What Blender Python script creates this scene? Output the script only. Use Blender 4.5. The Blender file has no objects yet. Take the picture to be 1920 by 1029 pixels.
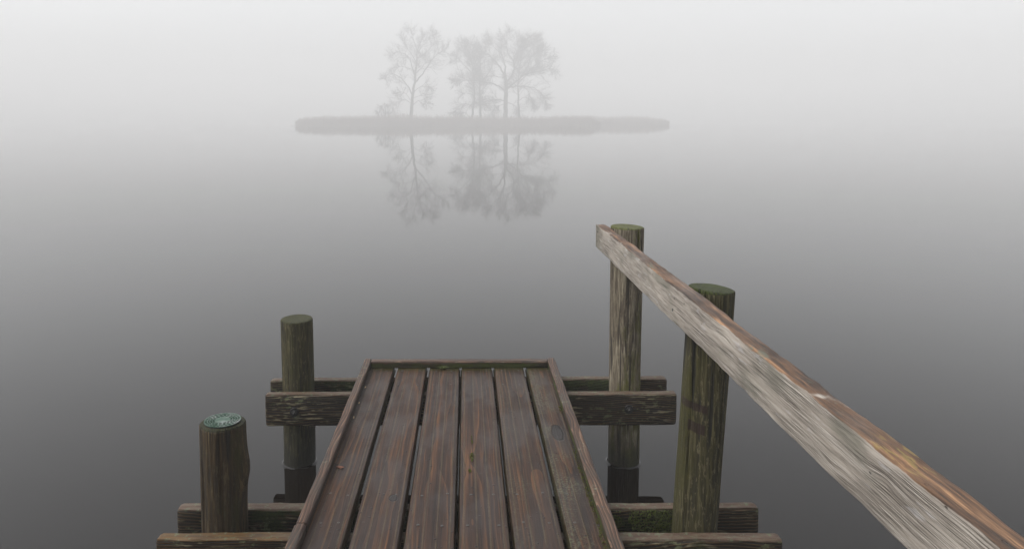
import bpy, math, random
import numpy as np
from mathutils import Vector, noise
R = math.radians
sc = bpy.context.scene

# ------------------------------------------------------------------ camera
# water surface z = 0, pier runs along +Y, lens 1.54 m above the water
cam = bpy.data.cameras.new('camera')
cam_o = bpy.data.objects.new('camera', cam)
sc.collection.objects.link(cam_o)
cam_o.location = (0, 0, 1.533)
cam_o.rotation_euler = (R(85.0), 0, 0)
cam.sensor_width = 36.0
cam.lens = 36.0 * 1400 / 1920
cam.shift_x = 86 / 1920
cam.shift_y = -(514.5 - 349) / 1920
cam.clip_start = 0.05
cam.clip_end = 3000
sc.camera = cam_o

# ------------------------------------------------------------------ world, sun, exposure
SUN_EL, SUN_ROT = R(50), R(-100)
world = bpy.data.worlds.new('World')
sc.world = world
world.use_nodes = True
wn = world.node_tree
wn.nodes.clear()
sky = wn.nodes.new('ShaderNodeTexSky')
sky.sky_type = 'NISHITA'
sky.sun_disc = False
sky.sun_elevation = SUN_EL
sky.sun_rotation = SUN_ROT
sky.air_density = 1.0
sky.dust_density = 3.0
sky.ozone_density = 0.5
hsv = wn.nodes.new('ShaderNodeHueSaturation')      # overcast: the cloud layer takes the blue out
hsv.inputs['Saturation'].default_value = 0.10
bg = wn.nodes.new('ShaderNodeBackground')
bg.inputs['Strength'].default_value = 0.14
wo = wn.nodes.new('ShaderNodeOutputWorld')
wn.links.new(sky.outputs[0], hsv.inputs['Color'])
wn.links.new(hsv.outputs[0], bg.inputs['Color'])
wn.links.new(bg.outputs[0], wo.inputs['Surface'])

sun = bpy.data.lights.new('sun', 'SUN')
sun.energy = 0.95
sun.angle = R(40)
sun.color = (1.0, 0.97, 0.93)
sun_o = bpy.data.objects.new('sun', sun)
sc.collection.objects.link(sun_o)
sd = Vector((math.sin(SUN_ROT) * math.cos(SUN_EL), math.cos(SUN_ROT) * math.cos(SUN_EL), math.sin(SUN_EL)))
sun_o.rotation_euler = (-sd).to_track_quat('-Z', 'Y').to_euler()

sc.view_settings.view_transform = 'Standard'
sc.view_settings.look = 'None'
sc.view_settings.gamma = 1
sc.view_settings.exposure = 0.80
sc.render.engine = 'CYCLES'
sc.cycles.use_denoising = True
sc.cycles.use_light_tree = False
sc.cycles.min_light_bounces = 4
sc.cycles.sampling_pattern = 'BLUE_NOISE'
sc.cycles.max_bounces = 10
sc.cycles.volume_bounces = 5
sc.cycles.diffuse_bounces = 3
sc.cycles.glossy_bounces = 3
sc.cycles.caustics_reflective = False
sc.cycles.caustics_refractive = False

# ------------------------------------------------------------------ helpers
def link(o):
    sc.collection.objects.link(o)
    return o

def tag(o, label=None, cat=None, group=None, kind=None):
    if label: o['label'] = label
    if cat: o['category'] = cat
    if group: o['group'] = group
    if kind: o['kind'] = kind
    return o

def empty(name, loc=(0, 0, 0), rot=(0, 0, 0)):
    o = bpy.data.objects.new(name, None)
    o.location = loc
    o.rotation_euler = rot
    o.empty_display_size = 0.1
    return link(o)

class MB:
    """collects verts / faces (with a material index) and links them as ONE mesh object"""
    def __init__(s):
        s.v, s.f, s.mi, s.n = [], [], [], 0
    def add(s, verts, faces, mi=0):
        b = s.n
        s.v.extend(verts); s.n += len(verts)
        s.f.extend([tuple(i + b for i in f) for f in faces])
        s.mi.extend([mi] * len(faces))
    def loft(s, secs, mi=0, closed=True, caps=True, cap_rings=0, mi_cap=None):
        n = len(secs[0]); vs = [p for q in secs for p in q]; fs = []
        for i in range(len(secs) - 1):
            for j in range(n):
                k = (j + 1) % n
                fs.append((i*n+j, i*n+k, (i+1)*n+k, (i+1)*n+j))
        s.add(vs, fs, mi)
        if caps:
            for sec, rev in ((secs[0], True), (secs[-1], False)):
                c = sum((Vector(p) for p in sec), Vector()) / n
                rings = [sec]
                for r in range(cap_rings):
                    t = 1 - (r + 1) / (cap_rings + 1)
                    rings.append([tuple(c + (Vector(p) - c) * t) for p in sec])
                vs = [p for q in rings for p in q] + [tuple(c)]
                fs = []
                for r in range(len(rings) - 1):
                    for j in range(n):
                        k = (j + 1) % n
                        q = (r*n+j, r*n+k, (r+1)*n+k, (r+1)*n+j)
                        fs.append(q[::-1] if rev else q)
                L = (len(rings) - 1) * n
                for j in range(n):
                    k = (j + 1) % n
                    q = (L+j, L+k, len(vs)-1)
                    fs.append(q[::-1] if rev else q)
                s.add(vs, fs, mi if mi_cap is None else mi_cap)
    def tube(s, pts, rad, sides=3, mi=0, cap=False):
        secs = []
        n = len(pts)
        for i, p in enumerate(pts):
            d = (Vector(pts[min(i+1, n-1)]) - Vector(pts[max(i-1, 0)]))
            if d.length < 1e-9: d = Vector((0, 0, 1))
            d.normalize()
            a = d.cross(Vector((0.13, 1, 0.07)))
            if a.length < 0.1: a = d.cross(Vector((1, 0, 0)))
            a.normalize(); b = d.cross(a)
            r = rad[i]; q = Vector(p)
            secs.append([tuple(q + (a*math.cos(t) + b*math.sin(t)) * r) for t in [2*math.pi*k/sides for k in range(sides)]])
        s.loft(secs, mi, caps=cap)
    def build(s, name, mats, parent=None, smooth=35, loc=None, rot=None, weld=True):
        me = bpy.data.meshes.new(name)
        me.from_pydata(s.v, [], s.f)
        if not isinstance(mats, (list, tuple)): mats = [mats]
        for m in mats: me.materials.append(m)
        if len(mats) > 1:
            me.polygons.foreach_set('material_index', s.mi)
        if weld and s.n < 60000:
            import bmesh
            bm = bmesh.new(); bm.from_mesh(me)
            bmesh.ops.remove_doubles(bm, verts=bm.verts, dist=1e-5)
            bmesh.ops.recalc_face_normals(bm, faces=bm.faces)
            bm.to_mesh(me); bm.free()
        if smooth:
            me.polygons.foreach_set('use_smooth', [True] * len(me.polygons))
            me.set_sharp_from_angle(angle=R(smooth))
        me.update()
        o = bpy.data.objects.new(name, me)
        if loc: o.location = loc
        if rot: o.rotation_euler = rot
        link(o)
        if parent: o.parent = parent
        return o

def ns(x, y=0.0, z=0.0):
    return noise.noise(Vector((x, y, z)))

def rrect(w, h, r, n=3, m=4):
    """rounded rectangle profile, counter-clockwise, centred, with m points on each straight side"""
    pts = []
    cs = [(w/2-r, h/2-r, 0), (-w/2+r, h/2-r, 90), (-w/2+r, -h/2+r, 180), (w/2-r, -h/2+r, 270)]
    for i, (cx, cy, a0) in enumerate(cs):
        arc = [(cx + r*math.cos(R(a0+90*k/n)), cy + r*math.sin(R(a0+90*k/n))) for k in range(n+1)]
        pts += arc
        nx, ny, na = cs[(i+1) % 4]
        q = (nx + r*math.cos(R(na)), ny + r*math.sin(R(na)))
        for k in range(1, m):
            t = k / m
            pts.append((arc[-1][0]*(1-t)+q[0]*t, arc[-1][1]*(1-t)+q[1]*t))
    return pts

def plank(mb, axis, length, w, h, r, seed, amp=0.0015, chip=0.003, step=0.02, start=0.0, endround=0.004, bow=0.0, fn=None):
    """a sawn, worn timber along axis 'x' or 'y': profile w (across) x h (up), from start to start+length"""
    prof = rrect(w, h, r)
    n = max(6, int(length / step))
    st = [0.0, endround*0.3, endround] + [endround + (length-2*endround)*i/n for i in range(1, n)] + [length-endround, length-endround*0.3, length]
    secs = []
    for i, t in enumerate(st):
        e = min(t, length-t)
        ins = 0.0 if e >= endround else endround * (1 - math.sqrt(max(0, 1-(1-e/endround)**2))) * 0.8
        sec = []
        for (a, b) in prof:
            ca = max(0, abs(a)/(w/2) - 0.72) / 0.28
            cb = max(0, abs(b)/(h/2) - 0.72) / 0.28
            corner = min(ca, cb)
            sx = 1 if a > 0 else -1; sz = 1 if b > 0 else -1
            d = amp * ns(t*9+seed*7.1, a*60, b*60+seed) + amp*0.7*ns(t*30+seed*3.3, a*180, b*180)
            ch = max(0, ns(t*5+seed*13.7, sx*3.1, sz*5.7) + 0.15 + 0.5*ns(t*19+seed, sx*2.2, sz*8.8)) * chip * corner
            aa = a - sx*(ins+ch) + d*(abs(a) > w*0.42)*sx
            bb = b - sz*(ins+ch) + d*(abs(b) > h*0.42)*sz
            aa += bow * ns(t*0.9 + seed*2.3, 4.4)
            bb += bow * ns(t*1.1 + seed*5.9, 9.4)
            if fn: aa, bb = fn(t, aa, bb)
            sec.append((start+t, -aa, bb) if axis == 'x' else (aa, start+t, bb))
        secs.append(sec)
    mb.loft(secs, 0, mi_cap=0, cap_rings=1)

# ------------------------------------------------------------------ node helpers
class NT:
    def __init__(s, name, k=1.0, sat=1.0):
        s.k, s.sat = k, sat
        s.m = bpy.data.materials.new(name); s.m.use_nodes = True
        s.t = s.m.node_tree; s.t.nodes.clear()
        s.out = s.t.nodes.new('ShaderNodeOutputMaterial')
        tc = s.t.nodes.new('ShaderNodeTexCoord'); s.obj = tc.outputs['Object']
        sp = s.n('ShaderNodeSeparateXYZ', {0: s.obj}); s.x, s.y, s.z = sp.outputs
    def n(s, typ, inp=None, **at):
        nd = s.t.nodes.new(typ)
        for k, v in at.items(): setattr(nd, k, v)
        for k, v in (inp or {}).items():
            if isinstance(v, bpy.types.NodeSocket): s.t.links.new(v, nd.inputs[k])
            else: nd.inputs[k].default_value = v
        return nd
    def M(s, op, a, b=0.0, c=0.0, clamp=False):
        return s.n('ShaderNodeMath', {0: a, 1: b, 2: c}, operation=op, use_clamp=clamp).outputs[0]
    def noise(s, vec, scale=1.0, detail=3.0, rough=0.55, dist=0.0):
        return s.n('ShaderNodeTexNoise', {'Vector': vec, 'Scale': scale, 'Detail': detail, 'Roughness': rough, 'Distortion': dist}).outputs['Fac']
    def vor(s, vec, scale=1.0, rand=1.0):
        return s.n('ShaderNodeTexVoronoi', {'Vector': vec, 'Scale': scale, 'Randomness': rand}).outputs['Distance']
    def mapv(s, scale, loc=(0, 0, 0)):
        return s.n('ShaderNodeMapping', {'Vector': s.obj, 'Scale': scale, 'Location': loc}).outputs[0]
    def step(s, v, lo, hi):
        return s.n('ShaderNodeMapRange', {0: v, 1: lo, 2: hi, 3: 0.0, 4: 1.0}, interpolation_type='SMOOTHSTEP').outputs[0]
    def rng(s, v, a, b, c, d):
        return s.n('ShaderNodeMapRange', {0: v, 1: a, 2: b, 3: c, 4: d}).outputs[0]
    def cc(s, c):
        l = 0.3*c[0] + 0.59*c[1] + 0.11*c[2]
        return tuple(max(0.0, s.k*(l + (v-l)*s.sat)) for v in c)
    def mix(s, f, a, b):
        nd = s.n('ShaderNodeMix', None, data_type='RGBA')
        for i, v in ((0, f), (6, a), (7, b)):
            if isinstance(v, bpy.types.NodeSocket): s.t.links.new(v, nd.inputs[i])
            else: nd.inputs[i].default_value = v if i == 0 else (*s.cc(v), 1)
        return nd.outputs[2]
    def ramp(s, f, stops):
        nd = s.n('ShaderNodeValToRGB', {0: f})
        el = nd.color_ramp.elements
        while len(el) < len(stops): el.new(0.5)
        for e, (p, c) in zip(el, stops): e.position = p; e.color = (*s.cc(c), 1)
        return nd.outputs[0]
    def finish(s, col, rough=0.6, height=None, bdist=0.001, bstr=1.0, **kw):
        inp = {'Base Color': col if isinstance(col, bpy.types.NodeSocket) else (*col, 1), 'Roughness': rough}
        inp.update(kw)
        b = s.n('ShaderNodeBsdfPrincipled', inp)
        if height is not None:
            bp = s.n('ShaderNodeBump', {'Height': height, 'Distance': bdist, 'Strength': bstr})
            s.t.links.new(bp.outputs[0], b.inputs['Normal'])
        s.t.links.new(b.outputs[0], s.out.inputs['Surface'])
        return s.m

def grain(s, axis, seed, center=(0.0, -0.08), freq=130, warp=0.02, across=1.0, iso=1.2, stretch=0.05):
    """timber grain in object space; returns growth-ring lines, fine fibre, medium streaks, big blotches (all 0..1)"""
    A = [1.0, 1.0, 1.0]; A[axis] = stretch
    B = [1.0, 1.0, 1.0]; B[axis] = 0.16
    off = (seed*3.17 % 11, seed*5.31 % 13, seed*7.77 % 9)
    va = s.mapv(tuple(A), off); vb = s.mapv(tuple(B), off)
    w = s.M('MULTIPLY', s.M('SUBTRACT', s.noise(vb, 7.0, 2.0), 0.5), warp*2)
    w2 = s.M('MULTIPLY', s.M('SUBTRACT', s.noise(s.obj, 3.1 + seed % 1, 1.0), 0.5), warp*iso)
    ax = [c for i, c in enumerate((s.x, s.y, s.z)) if i != axis]
    a = s.M('SUBTRACT', ax[0], center[0]); b = s.M('SUBTRACT', ax[1], center[1])
    r = s.M('SQRT', s.M('ADD', s.M('MULTIPLY', a, a), s.M('MULTIPLY', b, b)))
    r = s.M('ADD', s.M('ADD', r, w), w2)
    fr = s.M('FRACT', s.M('MULTIPLY', r, freq))
    ring = s.M('POWER', fr, 2.2)
    fine = s.noise(va, 170.0*across, 4.0, 0.65)
    mid = s.noise(va, 45.0*across, 5.0, 0.65)
    big = s.noise(s.obj, 4.0 + seed % 2, 4.0, 0.6)
    return ring, fine, mid, big

# ------------------------------------------------------------------ materials
def board_mat(name, seed, knots=(), lichen=0.0, cold=0.0):
    s = NT(name, 0.50, 1.45)
    ring, fine, mid, big = grain(s, 1, seed, (0.03*math.sin(seed*3), -0.10), 150, 0.012, iso=0.5, stretch=0.022)
    t = s.M('ADD', s.M('MULTIPLY', fine, 0.55), s.M('ADD', s.M('MULTIPLY', mid, 0.55), s.M('MULTIPLY', ring, 0.18)))
    t = s.rng(t, 0.46, 0.78, 0, 1)
    col = s.ramp(t, [(0.0, (0.020, 0.011, 0.008)), (0.45, (0.060, 0.034, 0.024)), (0.75, (0.105, 0.058, 0.038)), (1.0, (0.19, 0.105, 0.065))])
    # drier, more orange zones against soaked dark zones
    wetm = s.step(s.noise(s.mapv((1.6, 0.55, 1), (seed, 2*seed, 0)), 5.0, 4.0), 0.40, 0.62)
    col = s.mix(s.M('MULTIPLY', wetm, 0.50), col, (0.030, 0.021, 0.018))
    # pale grit in the worn anti-slip grooves
    xs = s.M('PINGPONG', s.M('ADD', s.x, 0.0185), 0.0185)       # 0 on each groove line
    xs = s.M('ABSOLUTE', s.M('SUBTRACT', xs, 0.0))
    wob = s.M('MULTIPLY', s.M('SUBTRACT', s.noise(s.mapv((1, 1, 1), (seed, 0, 0)), 55.0, 3.0), 0.5), 0.005)
    gro = s.M('SUBTRACT', 1.0, s.step(s.M('ADD', xs, wob), 0.0012, 0.0036))
    top = s.step(s.z, 0.010, 0.0155)
    brk = s.step(s.noise(s.mapv((1, 0.35, 1), (2*seed, seed, 0)), 34.0, 4.0), 0.22, 0.55)
    gm = s.M('MULTIPLY', s.M('MULTIPLY', gro, top), s.M('MULTIPLY', brk, 0.65))
    grit = s.noise(s.obj, 700.0, 2.0)
    col = s.mix(gm, col, s.ramp(grit, [(0.3, (0.07, 0.052, 0.034)), (0.7, (0.20, 0.155, 0.105))]))
    # pale flecks and dark crumbs of dirt
    fl = s.M('MULTIPLY', s.step(s.noise(s.mapv((1, 0.4, 1), (seed, 0, 3)), 240.0, 2.0), 0.70, 0.78), 0.6)
    col = s.mix(fl, col, (0.20, 0.15, 0.10))
    dirt_zone = s.step(s.noise(s.obj, 5.5, 2.0), 0.38, 0.56)
    sp = s.M('SUBTRACT', 1.0, s.step(s.vor(s.mapv((1, 1, 1), (seed*3, 1, 0)), 40.0), 0.10, 0.20))
    pick = s.step(s.noise(s.obj, 70.0, 1.0), 0.50, 0.54)
    spk = s.M('MULTIPLY', s.M('MULTIPLY', sp, pick), dirt_zone)
    col = s.mix(spk, col, (0.010, 0.007, 0.006))
    # algae at the board edges, lichen on the outer board
    edge = s.step(s.M('ADD', s.M('ABSOLUTE', s.x), s.M('MULTIPLY', s.M('SUBTRACT', s.noise(s.obj, 40.0, 3.0), 0.5), 0.03)), 0.064, 0.074)
    col = s.mix(s.M('MULTIPLY', edge, 0.55), col, (0.045, 0.042, 0.014))
    fare = s.M('MULTIPLY', s.step(s.M('ADD', s.y, s.M('MULTIPLY', s.noise(s.obj, 45.0, 4.0), 0.10)), 3.36, 3.44), 0.75)
    col = s.mix(fare, col, (0.045, 0.050, 0.014))
    if lichen:
        lz = s.step(s.M('ADD', s.M('MULTIPLY', s.x, -3.0), s.noise(s.obj, 7.0, 3.0)), 0.42, 0.72)
        lm = s.M('MULTIPLY', s.step(s.noise(s.obj, 150.0, 4.0, 0.65), 0.50, 0.60), s.M('MULTIPLY', lz, lichen))
        col = s.mix(lm, col, (0.20, 0.21, 0.15))
    h = s.M('ADD', s.M('MULTIPLY', t, 0.8), s.M('MULTIPLY', spk, 1.5))
    h = s.M('ADD', h, s.M('MULTIPLY', gm, 0.8))
    for (kx, ky, rx, ry) in knots:
        dx = s.M('DIVIDE', s.M('SUBTRACT', s.x, kx), rx); dy = s.M('DIVIDE', s.M('SUBTRACT', s.y, ky), ry)
        d = s.M('SQRT', s.M('ADD', s.M('MULTIPLY', dx, dx), s.M('MULTIPLY', dy, dy)))
        d = s.M('ADD', d, s.M('MULTIPLY', s.M('SUBTRACT', s.noise(s.obj, 45.0, 2.0), 0.5), 0.5))
        rr = s.M('FRACT', s.M('MULTIPLY', d, 4.0))
        kc = s.ramp(rr, [(0.0, (0.05, 0.043, 0.040)), (1.0, (0.022, 0.018, 0.017))])
        col = s.mix(s.M('SUBTRACT', 1.0, s.step(d, 0.85, 1.15)), col, kc)
        rim = s.M('SUBTRACT', 1.0, s.step(s.M('ABSOLUTE', s.M('SUBTRACT', d, 1.0)), 0.05, 0.22))
        col = s.mix(s.M('MULTIPLY', rim, 0.8), col, (0.010, 0.008, 0.007))
        h = s.M('SUBTRACT', h, s.M('MULTIPLY', rim, 1.0))
    rough = s.M('ADD', s.rng(wetm, 0, 1, 0.58, 0.36), s.M('MULTIPLY', fine, 0.10))
    return s.finish(col, rough, h, 0.0016, 0.8, **{'Specular IOR Level': 0.40})

def strip_mat(name, seed, axis=1, moss=0.0):
    s = NT(name, 0.72, 1.25)
    ring, fine, mid, big = grain(s, axis, seed, (0.03, -0.05), 260, 0.012)
    t = s.rng(s.M('ADD', s.M('MULTIPLY', fine, 0.5), s.M('ADD', s.M('MULTIPLY', mid, 0.5), s.M('MULTIPLY', ring, 0.35))), 0.46, 0.84, 0, 1)
    col = s.ramp(t, [(0.0, (0.022, 0.012, 0.009)), (0.4, (0.075, 0.042, 0.028)), (0.75, (0.15, 0.088, 0.060)), (1.0, (0.27, 0.17, 0.12))])
    gz = s.step(big, 0.45, 0.65)
    col = s.mix(s.M('MULTIPLY', gz, 0.4), col, (0.085, 0.075, 0.062))
    li = s.M('MULTIPLY', s.step(s.noise(s.obj, 95.0, 4.0, 0.7), 0.56, 0.64), s.step(s.noise(s.mapv((1, 1, 1), (seed, 3, 1)), 5.0, 2.0), 0.48, 0.62))
    col = s.mix(s.M('MULTIPLY', li, 0.8), col, (0.26, 0.27, 0.20))
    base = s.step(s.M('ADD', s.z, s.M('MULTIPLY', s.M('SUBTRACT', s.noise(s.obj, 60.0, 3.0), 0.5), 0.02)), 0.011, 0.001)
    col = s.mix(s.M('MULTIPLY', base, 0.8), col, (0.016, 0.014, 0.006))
    if moss:
        mz = s.M('MULTIPLY', base, s.step(s.noise(s.obj, 6.0, 3.0), 0.35, 0.6))
        col = s.mix(s.M('MULTIPLY', mz, moss), col, (0.060, 0.075, 0.010))
    return s.finish(col, s.rng(fine, 0, 1, 0.42, 0.68), t, 0.0016, 0.9)

def beam_mat(name, seed, moss=0.5, mossx=(-9, 9), warm=0.0):
    s = NT(name, 0.60, 1.7)
    ring, fine, mid, big = grain(s, 0, seed, (0.01, -0.11), 110, 0.03)
    t = s.rng(s.M('ADD', s.M('MULTIPLY', fine, 0.4), s.M('ADD', s.M('MULTIPLY', mid, 0.45), s.M('MULTIPLY', ring, 0.45))), 0.46, 0.80, 0, 1)
    col = s.ramp(t, [(0.0, (0.008, 0.006, 0.004)), (0.4, (0.034, 0.023, 0.014)), (0.75, (0.080, 0.056, 0.036)), (1.0, (0.17, 0.125, 0.085))])
    if warm:
        wm = s.M('MULTIPLY', s.step(s.x, -0.35, -0.62), warm)
        wc = s.ramp(t, [(0.0, (0.012, 0.007, 0.003)), (0.5, (0.06, 0.034, 0.014)), (1.0, (0.22, 0.125, 0.05))])
        col = s.mix(wm, col, wc)
    # bleached flakes along the grain
    fl = s.step(s.noise(s.mapv((0.14, 1, 1), (seed, 0, seed)), 105.0, 4.0), 0.555, 0.625)
    fz = s.step(s.noise(s.mapv((1, 1, 1), (0, seed, 0)), 4.5, 3.0), 0.42, 0.60)
    col = s.mix(s.M('MULTIPLY', s.M('MULTIPLY', fl, fz), 0.9), col, (0.42, 0.38, 0.29))
    # moss and algae
    mz = s.step(s.M('ADD', s.noise(s.mapv((1, 1, 1), (seed*2, 1, 0)), 9.0, 5.0, 0.65), s.M('MULTIPLY', s.z, 1.0)), 0.60-0.16*moss, 0.72-0.16*moss)
    band = s.M('MULTIPLY', s.step(s.x, mossx[0], mossx[0]+0.06), s.step(s.x, mossx[1], mossx[1]-0.06))
    mm = s.M('MULTIPLY', mz, band)
    mc = s.ramp(s.noise(s.obj, 160.0, 4.0, 0.7), [(0.3, (0.010, 0.013, 0.002)), (0.55, (0.040, 0.050, 0.006)), (0.8, (0.11, 0.13, 0.02))])
    col = s.mix(s.M('MULTIPLY', mm, min(1.0, 0.4+0.6*moss)), col, mc)
    lz = s.M('MULTIPLY', s.step(s.noise(s.mapv((0.45, 1, 1), (4, seed, 2)), 52.0, 5.0, 0.7), 0.55, 0.63), s.step(s.noise(s.mapv((1, 1, 1), (7, 0, seed)), 6.0, 2.0), 0.45, 0.60))
    col = s.mix(s.M('MULTIPLY', lz, 0.8), col, (0.24, 0.25, 0.17))
    # worn grey / reddish top with lichen
    tm = s.step(s.M('ADD', s.z, s.M('MULTIPLY', s.M('SUBTRACT', s.noise(s.obj, 50.0, 3.0), 0.5), 0.008)), 0.062, 0.068)
    tc = s.ramp(s.noise(s.mapv((0.15, 1, 1)), 90.0, 5.0, 0.7), [(0.3, (0.055, 0.035, 0.026)), (0.5, (0.13, 0.095, 0.075)), (0.72, (0.20, 0.19, 0.155))])
    if warm: tc = s.mix(wm, tc, s.ramp(s.noise(s.mapv((0.1, 1, 1)), 120.0, 4.0), [(0.3, (0.035, 0.022, 0.012)), (0.7, (0.20, 0.125, 0.062))]))
    tl = s.step(s.noise(s.obj, 60.0, 5.0, 0.7), 0.54, 0.62)
    tc = s.mix(s.M('MULTIPLY', tl, 0.7), tc, (0.20, 0.23, 0.17))
    col = s.mix(tm, col, tc)
    h = s.M('ADD', t, s.M('MULTIPLY', mm, s.noise(s.obj, 200.0, 4.0, 0.7)))
    return s.finish(col, s.rng(fine, 0, 1, 0.5, 0.8), h, 0.003, 1.0)

def post_mat(name, seed, pal, green=0.5, gcol=(0.055, 0.058, 0.016), gdir=None, fleck=0.5, wet=0.30, stain=False, topcol=(0.075, 0.080, 0.035), top=0.0, greenz=None, k=0.42, sat=2.1):
    """round timber: vertical fibre, algae, pale flecks, soaked foot; object z = 0 is the water line"""
    s = NT(name, k, sat)
    ring, fine, mid, big = grain(s, 2, seed, (0.01, 0.0), 160, 0.010)
    va = s.mapv((1, 1, 0.045), (seed, 0, 0))
    check = s.step(s.noise(va, 60.0, 3.0, 0.5, 0.3), 0.58, 0.66)          # drying checks
    t = s.rng(s.M('ADD', s.M('MULTIPLY', fine, 0.80), s.M('ADD', s.M('MULTIPLY', mid, 0.35), s.M('MULTIPLY', ring, 0.10))), 0.46, 0.74, 0, 1)
    col = s.ramp(t, [(0.0, pal[0]), (0.42, pal[1]), (0.72, pal[2]), (1.0, pal[3])])
    stre = s.step(s.noise(s.mapv((1, 1, 0.10), (0, seed, 0)), 17.0, 3.0), 0.38, 0.66)
    col = s.mix(s.M('MULTIPLY', stre, 0.55), col, pal[1])
    fl = s.M('MULTIPLY', s.step(s.noise(s.mapv((1, 1, 0.22), (seed, seed, 0)), 130.0, 4.0, 0.7), 0.54, 0.62), fleck)
    col = s.mix(fl, col, (0.27, 0.25, 0.19))
    # algae
    g = s.noise(s.mapv((1, 1, 0.35), (0, 0, seed)), 14.0, 5.0, 0.65)
    if gdir: g = s.M('ADD', g, s.M('ADD', s.M('MULTIPLY', s.x, gdir[0]), s.M('MULTIPLY', s.y, gdir[1])))
    if greenz: g = s.M('ADD', g, s.rng(s.z, greenz[0], greenz[1], greenz[2], greenz[3]))
    gm = s.M('MULTIPLY', s.step(g, 0.62-0.25*green, 0.78-0.2*green), s.M('ADD', 0.35, s.M('MULTIPLY', s.noise(s.obj, 110.0, 4.0, 0.7), 0.85)), clamp=True)
    col = s.mix(gm, col, s.mix(s.noise(s.obj, 60.0, 3.0), tuple(c*0.55 for c in gcol), tuple(min(1, c*1.6) for c in gcol)))
    col = s.mix(s.M('MULTIPLY', check, 0.85), col, tuple(c*0.5 for c in pal[0]))
    # soaked dark foot with mossy fringe
    zz = s.M('ADD', s.z, s.M('MULTIPLY', s.M('SUBTRACT', s.noise(s.obj, 22.0, 4.0), 0.5), 0.16))
    ft = s.M('SUBTRACT', 1.0, s.step(zz, wet*0.05, wet*0.72))
    col = s.mix(s.M('MULTIPLY', ft, 0.85), col, (0.008, 0.008, 0.004))
    h = s.M('SUBTRACT', s.M('ADD', t, s.M('MULTIPLY', gm, 0.4)), s.M('MULTIPLY', check, 1.6))
    if stain:      # two rust-dark marks left by old fittings
        w = s.M('MULTIPLY', s.M('SUBTRACT', s.noise(s.obj, 70.0, 3.0), 0.5), 0.012)
        zb = s.M('ADD', s.M('ADD', s.z, w), s.M('MULTIPLY', s.x, 0.22))
        front = s.step(s.y, 0.02, -0.01)
        b1 = s.M('SUBTRACT', 1.0, s.step(s.M('ABSOLUTE', s.M('SUBTRACT', zb, 0.715)), 0.009, 0.014))
        b1 = s.M('MULTIPLY', s.M('MULTIPLY', b1, s.step(s.x, -0.075, -0.045)), s.step(s.x, 0.022, 0.016))
        b2 = s.M('SUBTRACT', 1.0, s.step(s.M('ABSOLUTE', s.M('SUBTRACT', zb, 0.655)), 0.013, 0.018))
        b2 = s.M('MULTIPLY', s.M('MULTIPLY', b2, s.step(s.x, -0.030, -0.026)), s.step(s.x, 0.016, 0.011))
        col = s.mix(s.M('MULTIPLY', s.M('MULTIPLY', s.M('MAXIMUM', b1, b2), front), 0.80), col, (0.022, 0.008, 0.003))
    if top:        # sawn top: rings, radial cracks, algae
        ang = s.M('ARCTAN2', s.y, s.x)
        cr = s.noise(s.n('ShaderNodeCombineXYZ', {0: s.M('MULTIPLY', ang, 3.0), 1: 0.0, 2: 0.0}).outputs[0], 1.3, 2.0)
        ck = s.step(s.M('ABSOLUTE', s.M('SUBTRACT', cr, 0.5)), 0.02, 0.005)
        tcx = s.mix(s.noise(s.obj, 50.0, 5.0, 0.7), tuple(c*0.45 for c in topcol), tuple(c*1.5 for c in topcol))
        tcx = s.mix(s.M('MULTIPLY', ring, 0.35), tcx, tuple(c*0.4 for c in topcol))
        tcx = s.mix(s.M('MULTIPLY', ck, 0.8), tcx, (0.012, 0.012, 0.006))
        tm = s.step(s.z, top-0.010, top-0.005)
        col = s.mix(tm, col, tcx)
    return s.finish(col, s.rng(fine, 0, 1, 0.6, 0.9), h, 0.0028, 1.0)

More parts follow.
